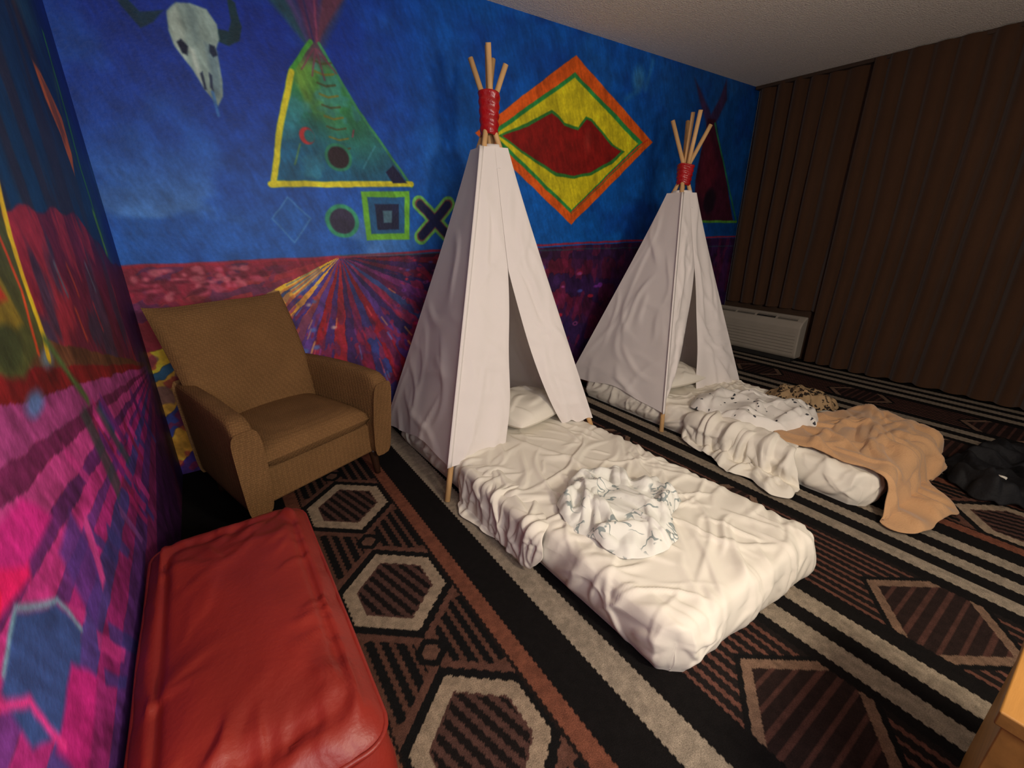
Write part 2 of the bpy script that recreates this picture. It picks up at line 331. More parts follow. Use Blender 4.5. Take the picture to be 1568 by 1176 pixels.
# ------------------------------------------------------------------ carpet
def carpet():
    c=Canvas(XL,XR,-.55,YM,.0040,warp=.0,wf=3)
    X,Y=c.U0,c.V0
    j1=(np.floor(Y/.012)%2)*.003
    py=.64;Xj=X+j1
    C=np.zeros_like(c.C)+np.array((20,18,18.))
    LT=(142,130,114);OR=(112,68,52);BK=(20,19,19)
    def put(m,col): C[m]=col
    def hexband(cx):
        dx=Xj-cx;ax=np.abs(dx);dy=(Y-1.96+py/2)%py-py/2;ay=np.abs(dy)+j1
        H=(ax<.2)
        m=np.maximum(ax/.172,(ay+.82*ax)/.225);yy=(Y-1.96)%py-py/2
        put(H,(84,56,46))
        put(H&(((dx+.0)%.042)<.026)&(np.abs(yy)<.15)&(ax>.035),BK)
        put(H&(m<1.30)&(m>=1.16),(92,62,52));put(H&(m<1.16),BK);put(m<1.0,(146,128,108));put(m<.74,(78,54,48))
        put((m<.70)&(((dx*.9+dy*.25)%.036)<.019),(26,21,20))
        m2=np.maximum(ax/.05,(np.abs(yy)+.8*ax)/.06);put(m2<1,BK);put(m2<.55,(98,70,58))
        put((ax>.188)&(ax<=.198),(30,23,21));put((ax>.198)&(ax<=.255),OR)
    def chev(cx,w,off):
        e=Xj-cx;ae=np.abs(e);B=(ae<w)
        yq=(Y-off+.41)%.82-.41;ch=np.abs(yq)+.75*ae
        put(B,(30,25,24));put(B&(((e+w)%.038)<.014),(98,64,54))
        put(B&(ch<.24),BK);put(B&(ch<.218),(116,92,76));put(B&(ch<.18),(40,29,27));put(B&(ch<.18)&(((yq)%.045)<.014),(76,50,44))
    def st(a,b,col=LT): put((Xj>a)&(Xj<=b),col)
    hexband(.375);st(.77,.87);chev(1.175,.19,.20)
    st(1.405,1.485);st(1.555,1.635);chev(1.90,.19,.10)
    st(2.15,2.22);st(2.29,2.36);st(2.43,2.50);hexband(2.85);st(3.17,3.24);st(3.31,3.38);chev(3.60,.15,.4)
    st(3.80,3.87);st(3.94,4.01);chev(4.22,.14,.3);st(4.44,4.51);st(4.58,4.65);st(4.72,4.79)
    return c,C*(1+.35*(fbm(X*60,Y*60,3,3)-.5))[...,None]
c,C=carpet()
P=np.stack([c.U0,c.V0,np.zeros_like(c.U0)],-1)
o=gridmesh("carpet",P,attrmat("carpet_pile",rough=.95,nscale=260,var=.30,bump=.6,bscale=420,spec=.1));setcol(o,np.clip(lin(np.clip(C,0,255))*.92,0,.9))
box("floor",XL-.03,XR+.2,YB,YM+.03,-.08,-.002,mat("subfloor",(60,45,38)),bev=.001,seg=1)
box("ceiling",XL-.03,XR+.2,YB,YM+.03,ZC,ZC+.08,mat("popcorn_ceiling",(238,228,214),rough=.95,var=.06,scale=60,bump=.8,bscale=110,bdist=.015),bev=.001,seg=1)
wp=mat("painted_wall",(70,52,38),var=.05)
box("wall_east",XR,XR+.15,YB,YM,0,ZC,wp,bev=.001,seg=1)
# ------------------------------------------------------------------ curtain
cm=mat("brown_drape",(70,48,33),rough=.95,var=.08,scale=3,bump=.25,bscale=160,sheen=.2,spec=.08)
def curtain(name,y0,y1,z0,z1,x0,seed):
    n=int(abs(y1-y0)/.005);nz=60
    s=np.linspace(0,1,n);Yc=y0+(y1-y0)*s
    ZZ=np.linspace(z0,z1,nz)
    S,Z=np.meshgrid(Yc,ZZ,indexing='ij')
    sway=.03*(fbm(S*1.5,Z*.8,seed+21,2)-.5)
    ph=(S+sway)*2*np.pi/.15+9*fbm(S*1.6,S*0+.3,seed,3)+1.6*(fbm(S*2,Z*.7,seed+2,2)-.5)
    amp=.034*(.25+1.3*fbm(S*3.1,Z*.35,seed+5,2))*(1-.25*smooth(1.6,2.5,Z))
    w=np.sin(ph);w=np.sign(w)*np.abs(w)**.8
    X=x0+amp*w+.012*np.sin(S*6+seed)+.010*(fbm(S*16,Z*1.6,seed+8,2)-.5)
    X=np.minimum(X,XR-.008)
    P=np.stack([X,S+.012*np.cos(ph),Z],-1)
    return gridmesh(name,P,cm)
p1=curtain("drape_panel_far",YM-.03,1.70,.50,ZC-.01,XR-.065,3)
p2=curtain("drape_panel_near",1.78,YB+.05,.02,ZC-.01,XR-.11,9)
p3=box("drape_rail",XR-.10,XR-.02,YB+.05,YM-.01,ZC-.03,ZC-.002,mat("rail",(60,45,35)),bev=.003)
group("window_curtain",[p1,p2,p3],(XR-.08,1.,1.3))
# ------------------------------------------------------------------ AC
acm=mat("ac_plastic",(158,150,136),rough=.5,var=.04,bump=0);acd=mat("ac_dark",(40,38,36),rough=.6,bump=0);acl=mat("ac_line",(112,106,96),bump=0)
def AC():
    parts=[];y0,y1=1.82,2.74;x0,x1=4.64,4.77
    prof=[(x1,.05),(x0+.02,.05),(x0,.08),(x0-.005,.36),(x0+.03,.41),(x1-.03,.455),(x1,.455)]
    V=[(x,y0,z) for x,z in prof]+[(x,y1,z) for x,z in prof];n=len(prof)
    F=[tuple(range(n)),tuple(range(2*n-1,n-1,-1))]+[(i,i+n,(i+1)%n+n,(i+1)%n) for i in range(n)]
    b=mesh("cabinet",V,F,acm,False);bv=b.modifiers.new("b",'BEVEL');bv.width=.012;bv.segments=3;parts.append(b)
    def tp(t): return x0+.033+t*.080,.411+t*.037
    for sec in range(4):
        a=y0+.06+sec*.21;e=a+.185
        xa,za=tp(.05);xb,zb=tp(.95)
        parts.append(mesh("grille_%d"%sec,[(xa,a,za+.004),(xb,a,zb+.006),(xb,e,zb+.006),(xa,e,za+.004)],[(0,1,2,3)],acd,False))
        for k in range(6):
            x,z=tp(.08+k*.16);parts.append(box("slat_%d_%d"%(sec,k),x,x+.005,a,e,z+.004,z+.010,acl if sec!=1 else acd,bev=.001,seg=1))
    for k in range(7):
        z=.11+k*.032;parts.append(box("front_line_%d"%k,x0-.004,x0+.006,y0+.03,y1-.03,z,z+.004,acl,bev=.001,seg=1))
    parts.append(box("foot",x0+.04,x1,y0+.05,y1-.05,.0,.055,acd))
    group("air_conditioner",parts,(4.8,2.2,0))
AC()
# ------------------------------------------------------------------ fold fields
def genfolds(seed,n,ar,br,h,w,l,ang,spr):
    r=np.random.RandomState(seed)
    return [(r.uniform(*ar),r.uniform(*br),math.radians(ang+r.uniform(-spr,spr)),r.uniform(*h),r.uniform(*w),r.uniform(*l),r.uniform(-1.2,1.2),r.choice([-1,1])) for _ in range(n)]
def folds(A,B,specs):
    Z=np.zeros_like(A);M=np.zeros_like(A)
    for (a,b,t,h,w,l,cv,sg) in specs:
        c,s=math.cos(t),math.sin(t)
        S=(A-a)*c+(B-b)*s;D=(-(A-a)*s+(B-b)*c)*sg+cv*S*S+.10*l*np.sin(S/l*2.3)
        v=h*np.exp(-(D/np.where(D>0,w,w*2.3))**2)*np.exp(-(S/l)**4)
        Z+=v;M=np.maximum(M,v)
    return .55*M+.45*Z
# ------------------------------------------------------------------ tipis
wood=mat("pine_pole",(206,164,112),rough=.6,var=.15,scale=4,stretch=(8,8,.6),bump=.1)
tape=mat("red_tape",(165,18,22),rough=.3,var=.15,scale=20,bump=.6,bscale=30,spec=.5)
canv=mat("white_canvas",(240,233,228),rough=.9,var=.02,scale=3,bump=.12,bscale=300,bdist=.003)
nt=canv.node_tree;tr=nt.nodes.new("ShaderNodeBsdfTranslucent");tr.inputs[0].default_value=(.85,.8,.74,1);mxs=nt.nodes.new("ShaderNodeMixShader");mxs.inputs[0].default_value=.12
bs_=nt.nodes["Principled BSDF"];out_=nt.nodes["Material Output"];nt.links.new(bs_.outputs[0],mxs.inputs[1]);nt.links.new(tr.outputs[0],mxs.inputs[2]);nt.links.new(mxs.outputs[0],out_.inputs[0])
def patch(name,cl,cr,nu=44,nv=90,bulge=0,out=(0,0,1),seed=0,hem=0,wr=.006,m=None):
    t=np.linspace(0,1,nv);L=np.array([cl(x) for x in t]);R=np.array([cr(x) for x in t])
    s=np.linspace(0,1,nu)
    P=L[None]*(1-s[:,None,None])+R[None]*s[:,None,None]
    S,T=np.meshgrid(s,t,indexing='ij')
    w=np.linalg.norm(R-L,axis=1)[None]
    out=np.array(out,float);out/=np.linalg.norm(out)
    env=np.sin(np.pi*S)**.7
    W=float(w.max())
    sp=genfolds(seed*7+3,18,(0,W),(.2,1.7),(.005,.013),(.010,.022),(.12,.4),80,35)+genfolds(seed*7+4,12,(0,W),(.9,1.7),(.005,.012),(.012,.02),(.1,.25),20,30)
    dsp=env*w*(bulge)+env*folds(S*w,T*1.7,sp)+env*wr*.8*np.sin(S*9+T*2+seed)*T
    P=P+out[None,None]*dsp[...,None]
    P[...,2]+=hem*np.sin(np.pi*S)*smooth(.75,1,T)+.012*np.sin(S*11+seed)*smooth(.9,1,T)*env
    return gridmesh(name,P,m or canv)
def tipi(base,apex,ztop,zfab,zt0,zt1,left_open,right_open,t0,hems,seed):
    parts=[];A=np.array(apex)
    offs=[(-.02,-.006),(.006,-.02),(.02,.006),(-.006,.02)]
    for k,(bx,by) in enumerate(base):
        ap=np.array([A[0]+offs[k][0],A[1]+offs[k][1],A[2]])
        b0=np.array([bx,by,0]);d=ap-b0;s=(ztop+[.0,-.02,.01,-.05][k])/A[2]
        e=b0+d*s
        parts.append(tube("pole_%d"%(k+1),(bx,by,.0),e,.0145,.0135,wood,wob=.002));
    parts.append(tube("pole_5",(A[0]+.02,A[1]+.03,A[2]-.12),(A[0]-.015,A[1]-.02,ztop+.02),.013,.013,wood))
    n=32;nz=24;P=np.zeros((n,nz,3))
    for i in range(n):
        for j in range(nz):
            an=2*np.pi*i/n;t=j/(nz-1);z=zt0+(zt1-zt0)*t+.006*math.sin(an*2+seed)
            r=.044+.012*t+.004*math.sin(an*4+1)*t+.0025*math.sin(j*1.3+an)
            P[i,j]=(A[0]+r*math.cos(an)+.003*t,A[1]+r*math.sin(an),z)
    o=gridmesh("tape_wrap",P,tape,wrap=True);mod_solid(o,.003,0);parts.append(o)
    def pole(k,out=.026):
        bx,by=base[k];ox,oy=offs[k]
        def f(t,zb=hems[k]):
            z=zfab+(zb-zfab)*t;s=z/A[2];q=np.array([bx+(A[0]+ox-bx)*s,by+(A[1]+oy-by)*s,z])
            c=np.array([A[0],A[1]]);v=np.array([bx,by])-c;v/=np.linalg.norm(v);q[:2]+=v*(out+.016*(1-t)**6);return q
        return f
    LF,RF,RB,LB=[pole(k) for k in range(4)]
    parts.append(patch("side_left",LB,LF,out=(-1,0,.3),seed=seed+1,bulge=-.015,hem=.05))
    parts.append(patch("back",RB,LB,out=(0,1,.3),seed=seed+2,bulge=-.02,hem=.03))
    parts.append(patch("side_right",RF,RB,out=(1,0,.3),seed=seed+3,bulge=-.015,hem=.04))
    def frac(f,inn=0,wv=0):
        def g(t):
            a=LF(t);b=RF(t);q=(a+(b-a)*f(t)).copy();q[1]+=inn*smooth(t0,1,t)+wv*math.sin(t*13+seed)*smooth(t0,1,t);return q
        return g
    fl=lambda t: .5 if t<t0 else .5+(left_open-.5)*((t-t0)/(1-t0))**.9+.012*math.sin(t*17)*(t-t0)
    fr=lambda t: .5+.004 if t<t0 else .504+(right_open-.504)*((t-t0)/(1-t0))**1.0+.03*math.sin((t-t0)/(1-t0)*6.3)*(t-t0)
    parts.append(patch("front_flap_left",LF,frac(fl,.03,.01),nu=30,out=(0,-1,.3),seed=seed+4,wr=.008))
    parts.append(patch("front_flap_right",frac(fr,.05,.014),RF,nu=34,out=(0,-1,.3),seed=seed+5,wr=.010))
    def strip(name,f,w,dy):
        t=np.linspace(0,1,50);L=np.array([f(x) for x in t]);P=np.zeros((2,50,3));P[0]=L;P[1]=L;P[0,:,0]-=w;P[1,:,0]+=w;P[:,:,1]-=dy
        o=gridmesh(name,P,canv);mod_solid(o,.003,0);return o
    parts.append(strip("seam_left",LF,.012,.006))
    n=32;P=np.zeros((n,10,3))
    for i in range(n):
        for j in range(10):
            an=2*np.pi*i/n;t=j/9;z=zfab-.10+.115*t;r=.078-.020*t+.004*math.sin(an*7+j*.5)+.004*math.sin(an*3)
            if t<.25:r+=.012*(1-t/.25)
            P[i,j]=(A[0]+r*math.cos(an),A[1]+r*math.sin(an),z)
    o=gridmesh("canvas_collar",P,canv,wrap=True);mod_solid(o,.003,0);parts.append(o)
    return group("teepee_tent",parts,(A[0],A[1],0))
tipi([(.79,1.71),(1.80,1.66),(1.76,2.66),(.83,2.68)],(1.36,2.17,1.78),2.09,1.67,1.73,1.92,.38,.80,.40,[.17,.21,.06,.03],0)
tipi([(2.32,1.60),(3.30,1.60),(3.30,2.58),(2.36,2.60)],(2.90,2.08,1.60),1.98,1.51,1.56,1.69,.06,.50,.36,[.12,.13,.06,.10],20)
# ------------------------------------------------------------------ mattresses
sheet=mat("white_sheet",(228,222,208),rough=.85,var=.03,scale=3,bump=.10,bscale=40,bdist=.005)
def softbox(name,corners,z0,z1,rad,m,seed,spec,nx=150,ny=290,ns=30):
    C=np.array(corners,float);hgt=z1-z0
    u=np.concatenate([np.linspace(-1,0,ns)[:-1],np.linspace(0,1,nx),np.linspace(1,2,ns)[1:]])
    v=np.concatenate([np.linspace(-1,0,ns)[:-1],np.linspace(0,1,ny),np.linspace(1,2,ns)[1:]])
    Uu,Vv=np.meshgrid(u,v,indexing='ij')
    cu=np.clip(Uu,0,1);cv=np.clip(Vv,0,1)
    base=(C[0]*((1-cu)*(1-cv))[...,None]+C[1]*(cu*(1-cv))[...,None]+C[2]*(cu*cv)[...,None]+C[3]*((1-cu)*cv)[...,None])
    du=np.maximum(np.maximum(-Uu,Uu-1),0);dv=np.maximum(np.maximum(-Vv,Vv-1),0)
    dn=np.clip(np.maximum(du,dv),0,1)
    W=np.linalg.norm(C[1]-C[0]);Ln=np.linalg.norm(C[3]-C[0])
    eu=np.minimum(cu,1-cu)*W;ev=np.minimum(cv,1-cv)*Ln
    def rr(e):
        q=np.clip(1-e/rad,0,1);return rad*(1-np.sqrt(np.clip(1-q*q,0,1)))
    z=z1-np.minimum(np.hypot(rr(eu),rr(ev))*.85,rad*1.0)
    z=np.where(dn>0,z*(1-dn)+z0*dn,z)
    x=base[...,0];y=base[...,1]
    rc=.06
    qx=np.clip(1-eu/rc,0,1);qy=np.clip(1-ev/rc,0,1)
    both=qx*qy*rc*.42
    sx=np.where(cu<.5,1,-1);sy=np.where(cv<.5,1,-1)
    x=x+sx*both;y=y+sy*both
    A=cu*W+np.where(Uu<0,-1,1)*np.clip(du,0,1)*hgt;B=cv*Ln+np.where(Vv<0,-1,1)*np.clip(dv,0,1)*hgt
    F=folds(A,B,spec)
    F=F*(1-.5*smooth(.75,1,dn))*(1-.85*qx*qy)
    tot=du+dv+1e-9
    nx_=np.sign(Uu-.5)*du/tot*(dn>0);ny_=np.sign(Vv-.5)*dv/tot*(dn>0)
    wu=smooth(rad,0,eu)*np.sign(Uu-.5)*(dn==0);wv=smooth(rad,0,ev)*np.sign(Vv-.5)*(dn==0)
    N=np.stack([nx_+wu*.8,ny_+wv*.8,np.where(dn>0,.25*(1-smooth(0,.3,dn)),1.)],-1);N/=np.linalg.norm(N,axis=-1,keepdims=True)+1e-9
    P=np.stack([x,y,z],-1)+N*F[...,None]
    bul=.012*np.sin(np.pi*dn)-.006*smooth(.6,1,dn)
    P[...,0]+=nx_*bul;P[...,1]+=ny_*bul
    P[...,2]+=(.010*np.sin(np.pi*cu)*np.sin(np.pi*cv)**.3+.006*(fbm(x*4,y*4,seed)-.5))*(1-dn)
    P[...,2]=np.maximum(P[...,2],z0+.001)
    return gridmesh(name,P,m)
def mattress(C,seed,h,boost=1.0):
    W=.86;k=boost
    sp =genfolds(seed,44,(0,W),(0,1.3),(.006*k,.016*k),(.006,.014),(.08,.28),35,28)
    sp+=genfolds(seed+1,36,(0,W),(0,1.3),(.005*k,.014*k),(.006,.012),(.07,.22),120,30)
    sp+=genfolds(seed+2,34,(0,W),(0,1.3),(.003,.008),(.004,.008),(.04,.12),80,90)
    sp+=genfolds(seed+3,60,(-.08,.06),(-.05,1.9),(.007,.016),(.008,.018),(.07,.18),-30,32)
    sp+=genfolds(seed+4,34,(-.05,W+.05),(-.12,.08),(.004,.011),(.008,.016),(.07,.17),70,35)
    sp+=genfolds(seed+5,26,(W-.06,W+.08),(0,1.6),(.005,.012),(.008,.018),(.08,.18),20,30)
    a=softbox("fitted_sheet",C,.0,h,.05,sheet,seed,sp)
    cc=np.mean(np.array(C),0)
    b=mesh("underside",[(cc[0]+(c[0]-cc[0])*.9,cc[1]+(c[1]-cc[1])*.95,.004) for c in C],[(0,3,2,1)],sheet,False)
    return group("mattress",[a,b],(sum(c[0] for c in C)/4,sum(c[1] for c in C)/4,0))
B1=[(.925,.49),(1.775,.455),(1.745,2.50),(.86,2.50)]
B2=[(2.40,.50),(3.24,.46),(3.24,2.42),(2.38,2.42)]
mattress(B1,3,.185);mattress(B2,113,.165,1.2)
def cloudprint(name,base,spot,scale,lo,hi,scale2=2.2):
    m=bpy.data.materials.new(name);nt,b=nodes(m);N=nt.nodes;L=nt.links
    tc=N.new("ShaderNodeTexCoord")
    n=N.new("ShaderNodeTexNoise");n.inputs["Scale"].default_value=scale;n.inputs["Detail"].default_value=1;n.inputs["Distortion"].default_value=.8
    L.new(tc.outputs["Object"],n.inputs["Vector"])
    r=N.new("ShaderNodeValToRGB");e=r.color_ramp.elements;e[0].position=lo;e[0].color=(0,0,0,1);e[1].position=lo+.015;e[1].color=(1,1,1,1)
    e2=r.color_ramp.elements.new(hi);e2.color=(1,1,1,1);e3=r.color_ramp.elements.new(hi+.015);e3.color=(0,0,0,1)
    L.new(n.outputs["Fac"],r.inputs[0])
    n2=N.new("ShaderNodeTexNoise");n2.inputs["Scale"].default_value=scale/scale2;n2.inputs["Detail"].default_value=1
    L.new(tc.outputs["Object"],n2.inputs["Vector"])
    r2=N.new("ShaderNodeMapRange");r2.inputs[1].default_value=.50;r2.inputs[2].default_value=.54
    L.new(n2.outputs["Fac"],r2.inputs[0])
    mu=N.new("ShaderNodeMath");mu.operation='MULTIPLY';L.new(r.outputs[0],mu.inputs[0]);L.new(r2.outputs[0],mu.inputs[1])
    mx=N.new("ShaderNodeMix");mx.data_type='RGBA';mx.inputs[6].default_value=(*lin(base),1);mx.inputs[7].default_value=(*lin(spot),1)
    L.new(mu.outputs[0],mx.inputs[0]);L.new(mx.outputs[2],b.inputs["Base Color"]);b.inputs["Roughness"].default_value=.9;b.inputs["Specular IOR Level"].default_value=.15
    return m
def printmat(name,base,spot,scale,thr,soft=.03):
    m=bpy.data.materials.new(name);nt,b=nodes(m);N=nt.nodes;L=nt.links
    tc=N.new("ShaderNodeTexCoord");n=N.new("ShaderNodeTexVoronoi");n.inputs["Scale"].default_value=scale
    nz=N.new("ShaderNodeTexNoise");nz.inputs["Scale"].default_value=scale*1.6;nz.inputs["Detail"].default_value=3
    vm=N.new("ShaderNodeVectorMath");vm.operation='MULTIPLY_ADD';vm.inputs[1].default_value=(.05,.05,.05)
    L.new(tc.outputs["Object"],nz.inputs["Vector"]);L.new(nz.outputs["Color"],vm.inputs[0]);L.new(tc.outputs["Object"],vm.inputs[2]);L.new(vm.outputs[0],n.inputs["Vector"])
    r=N.new("ShaderNodeValToRGB");e=r.color_ramp.elements;e[0].position=thr;e[0].color=(*lin(spot),1);e[1].position=thr+soft;e[1].color=(*lin(base),1)
    L.new(n.outputs["Distance"],r.inputs[0]);L.new(r.outputs[0],b.inputs["Base Color"]);b.inputs["Roughness"].default_value=.9;b.inputs["Specular IOR Level"].default_value=.15
    return m
pm1=cloudprint("printed_fabric",(222,221,212),(142,152,150),19,.50,.57)
pm2=printmat("dotted_fabric",(224,220,212),(60,62,68),18,.17,.03)
pm3=printmat("leopard_fabric",(150,126,94),(40,32,26),28,.36,.08)
tan=mat("tan_fleece",(192,150,108),rough=.95,var=.05,scale=8,bump=.3,bscale=120,sheen=.2)
blk=mat("black_fabric",(15,15,18),rough=.75,var=.3,scale=9,bump=.3,bscale=60)
def flatpath(z):
    return lambda b:(b,np.full_like(b,z),np.zeros_like(b),np.ones_like(b))
def edgepath(edge,h,flare=.03,dirn=1):
    bs=np.linspace(-1.5,3.5,2501);q=bs-edge
    al=np.where(q>0,bs,np.where(q>-h,edge+flare*q/h,edge-flare+(q+h)));zz=np.where(q>0,h,np.where(q>-h,h+q,0))
    k=np.hanning(31);k/=k.sum()
    al2=np.convolve(np.pad(al,15,'edge'),k,'valid');z2=np.convolve(np.pad(zz,15,'edge'),k,'valid')
    ta=np.gradient(al2,bs);tz=np.gradient(z2,bs);n=np.hypot(ta,tz)+1e-9
    na,nz=-tz/n,ta/n
    return lambda b:(np.interp(b,bs,al2),np.interp(b,bs,z2),np.interp(b,bs,na),np.interp(b,bs,nz))
def cloth(name,ctr,pts,path,spec,seed,m,lift=.01,mound=0,puff=.02,nr=120,na=320,thick=.004,swap=False,wob=.03,nseg=3,buck=.012,drop=None):
    P=np.array(pts,float);c=np.array(ctr,float)
    Q=[]
    for i in range(len(P)):
        for t in np.linspace(0,1,24,endpoint=False): Q.append(P[i]*(1-t)+P[(i+1)%len(P)]*t)
    Q=np.array(Q);ang=np.arctan2(Q[:,1]-c[1],Q[:,0]-c[0]);rad=np.hypot(Q[:,1]-c[1],Q[:,0]-c[0])
    o=np.argsort(ang);ang=ang[o];rad=rad[o]
    A=np.linspace(-np.pi,np.pi,na,endpoint=False)
    R=np.interp(A,np.concatenate([ang-2*np.pi,ang,ang+2*np.pi]),np.tile(rad,3))
    k=np.hanning(13);k/=k.sum();R=np.convolve(np.concatenate([R[-6:],R,R[:6]]),k,'valid')
    R=R*(1+wob*(fbm(np.cos(A)*3+9,np.sin(A)*3+9,seed,3)-.5)*3)
    rr=np.linspace(0.001,1,nr)**.85
    X=c[0]+rr[None]*R[:,None]*np.cos(A)[:,None];Y=c[1]+rr[None]*R[:,None]*np.sin(A)[:,None]
    ed=(1-rr[None])*R[:,None]
    env=1-np.clip(1-ed/.045,0,1)**2
    F=folds(X,Y,spec)
    D=lift+(puff*env+F*(.35+.65*env)+mound*smooth(0,.16,ed))
    al,z,n_a,n_z=path(Y)
    al=al+n_a*D;z=z+n_z*D
    if drop is not None: z=z-drop[1]*smooth(drop[0],drop[0]+.06,X)*np.clip(z/.18,0,1)
    z=np.maximum(z,.004)
    X=X+buck*(fbm(X*11,Y*11,seed+3)-.5)
    P3=np.stack([X,al,z],-1) if not swap else np.stack([al,X,z],-1)
    ob=gridmesh(name,P3,m,wrap=True,flip=swap);mod_solid(ob,thick,-1)
    return ob
G=genfolds
o=cloth("printed_blanket",(1.23,1.0),[(1.02,.79),(1.14,.72),(1.28,.76),(1.34,.84),(1.50,.88),(1.52,1.02),(1.42,1.14),(1.36,1.27),(1.24,1.29),(1.14,1.22),(1.02,1.16),(.99,.98)],flatpath(.187),
  G(201,30,(1.0,1.48),(.75,1.25),(.014,.038),(.010,.020),(.06,.18),30,35)+G(202,24,(1.0,1.48),(.75,1.25),(.014,.032),(.008,.016),(.05,.15),110,35)+G(203,16,(1.0,1.48),(.75,1.25),(.006,.014),(.006,.010),(.03,.08),60,90)+[(1.23,1.0,.6,.02,.09,.12,0,1)],4,pm1,lift=.010,puff=.014,mound=.012,wob=.06)
o=cloth("dotted_comforter",(2.72,1.18),[(2.44,1.50),(2.42,1.14),(2.54,.96),(2.78,.88),(2.98,.98),(3.02,1.28),(2.84,1.50),(2.60,1.56)],flatpath(.165),
  G(211,24,(2.4,3.0),(.9,1.5),(.015,.035),(.016,.035),(.08,.2),20,35)+G(212,22,(2.4,3.0),(.9,1.5),(.012,.03),(.012,.025),(.06,.15),100,35),14,pm2,lift=.012,puff=.035,mound=.015)
ep=edgepath(.475,.175,.05)
o=cloth("tan_blanket",(2.80,.55),[(2.42,1.0),(2.46,.78),(2.46,.58),(2.44,.42),(2.33,.28),(2.30,.21),(2.42,.15),(2.60,.13),(2.72,.10),(2.84,.18),(2.98,.30),(3.18,.38),(3.38,.42),(3.44,.62),(3.36,.84),(3.10,.94),(2.75,1.04)],ep,
  G(221,34,(2.45,3.4),(.45,.95),(.010,.030),(.012,.024),(.1,.26),25,35)+G(222,22,(2.45,3.4),(.45,.95),(.010,.024),(.010,.020),(.08,.18),100,40)+G(223,26,(2.35,3.2),(.1,.45),(.014,.034),(.014,.026),(.12,.22),84,20),24,tan,lift=.014,puff=.006,thick=.006,wob=.05,drop=(3.25,.15))
o=cloth("leopard_throw",(3.14,1.12),[(2.98,1.22),(2.98,1.04),(3.10,.94),(3.24,.94),(3.30,1.06),(3.26,1.24),(3.12,1.36)],flatpath(.17),
  G(231,18,(2.98,3.28),(.92,1.3),(.02,.045),(.012,.025),(.04,.12),30,40)+G(232,14,(2.98,3.28),(.92,1.3),(.015,.03),(.010,.02),(.04,.1),110,40),34,pm3,lift=.01,puff=.04,nr=80,na=220)
ep2=edgepath(2.37,.165,.03)
o=cloth("loose_sheet",(1.12,2.30),[(.74,2.20),(.72,2.06),(.84,2.01),(.94,2.10),(1.06,2.05),(1.2,2.12),(1.42,2.16),(1.48,2.34),(1.40,2.48),(1.1,2.52),(.85,2.46)],ep2,
  G(241,34,(.7,1.5),(2.0,2.4),(.012,.032),(.008,.018),(.08,.18),88,22)+G(242,20,(.7,1.5),(2.1,2.5),(.01,.024),(.010,.018),(.06,.14),20,40),44,sheet,lift=.012,puff=.01,swap=True,wob=.05)
ep3=edgepath(.872,.18,.02)
o=cloth("draped_sheet",(1.34,.82),[(1.02,.82),(1.08,.72),(1.16,.68),(1.24,.70),(1.34,.66),(1.46,.65),(1.56,.63),(1.66,.66),(1.70,.80),(1.62,.98),(1.3,1.0),(1.1,.94)],ep3,
  G(261,34,(1.0,1.7),(.6,.92),(.006,.018),(.006,.014),(.08,.18),75,28)+G(262,18,(1.0,1.7),(.7,1.0),(.006,.014),(.006,.012),(.06,.14),20,40),64,sheet,lift=.008,puff=.002,swap=True,wob=.05,thick=.003)
jk=cloth("black_jacket",(3.40,.20),[(3.02,.34),(2.98,.12),(3.10,-.02),(3.3,.02),(3.5,-.10),(3.80,-.02),(3.92,.2),(3.75,.34),(3.5,.32),(3.35,.42),(3.2,.38)],flatpath(.0),
  G(251,34,(3.0,3.9),(-.05,.4),(.02,.07),(.012,.028),(.06,.18),30,40)+G(252,28,(3.0,3.9),(-.05,.4),(.015,.05),(.010,.024),(.05,.16),110,40),54,blk,lift=.006,puff=.02,mound=.01,wob=.08)
tag=cloth("white_tag",(3.10,.17),[(3.06,.15),(3.07,.20),(3.13,.20),(3.14,.15)],flatpath(.10),G(7,2,(3.06,3.14),(.15,.2),(.004,.008),(.01,.02),(.03,.05),0,90),5,sheet,lift=.002,puff=.004,nr=14,na=60,buck=.002)
tag.parent=jk
def pillow(cx,cy,cz,a,b,hh,rot,seed,m):
    n=70;s=np.linspace(-1,1,n);U,V=np.meshgrid(s,s,indexing='ij')
    prof=(np.clip(1-np.abs(U)**2.6,0,1)*np.clip(1-np.abs(V)**2.6,0,1))**.45
    px=U*a*(1-.10*V**2*(np.abs(U)))*(1-.06*(1-np.abs(V)));py=V*b*(1-.10*U**2*np.abs(V))
    w=folds(px,py,genfolds(seed,22,(-a,a),(-b,b),(.006,.016),(.008,.018),(.05,.14),45,80))*prof
    cr,sr=math.cos(rot),math.sin(rot)
    X=cx+px*cr-py*sr;Y=cy+px*sr+py*cr
    T=np.stack([X,Y,cz+prof*hh+w],-1);Bm=np.stack([X,Y,cz-prof*hh*.55],-1)
    o1=gridmesh("pillow_top",T,m);o2=gridmesh("pillow_bottom",Bm,m,flip=True)
    group("pillow",[o1,o2],(cx,cy,cz))
pillow(1.45,1.98,.255,.25,.20,.085,.25,5,sheet)
pillow(2.72,1.90,.235,.27,.20,.08,-.1,9,sheet)
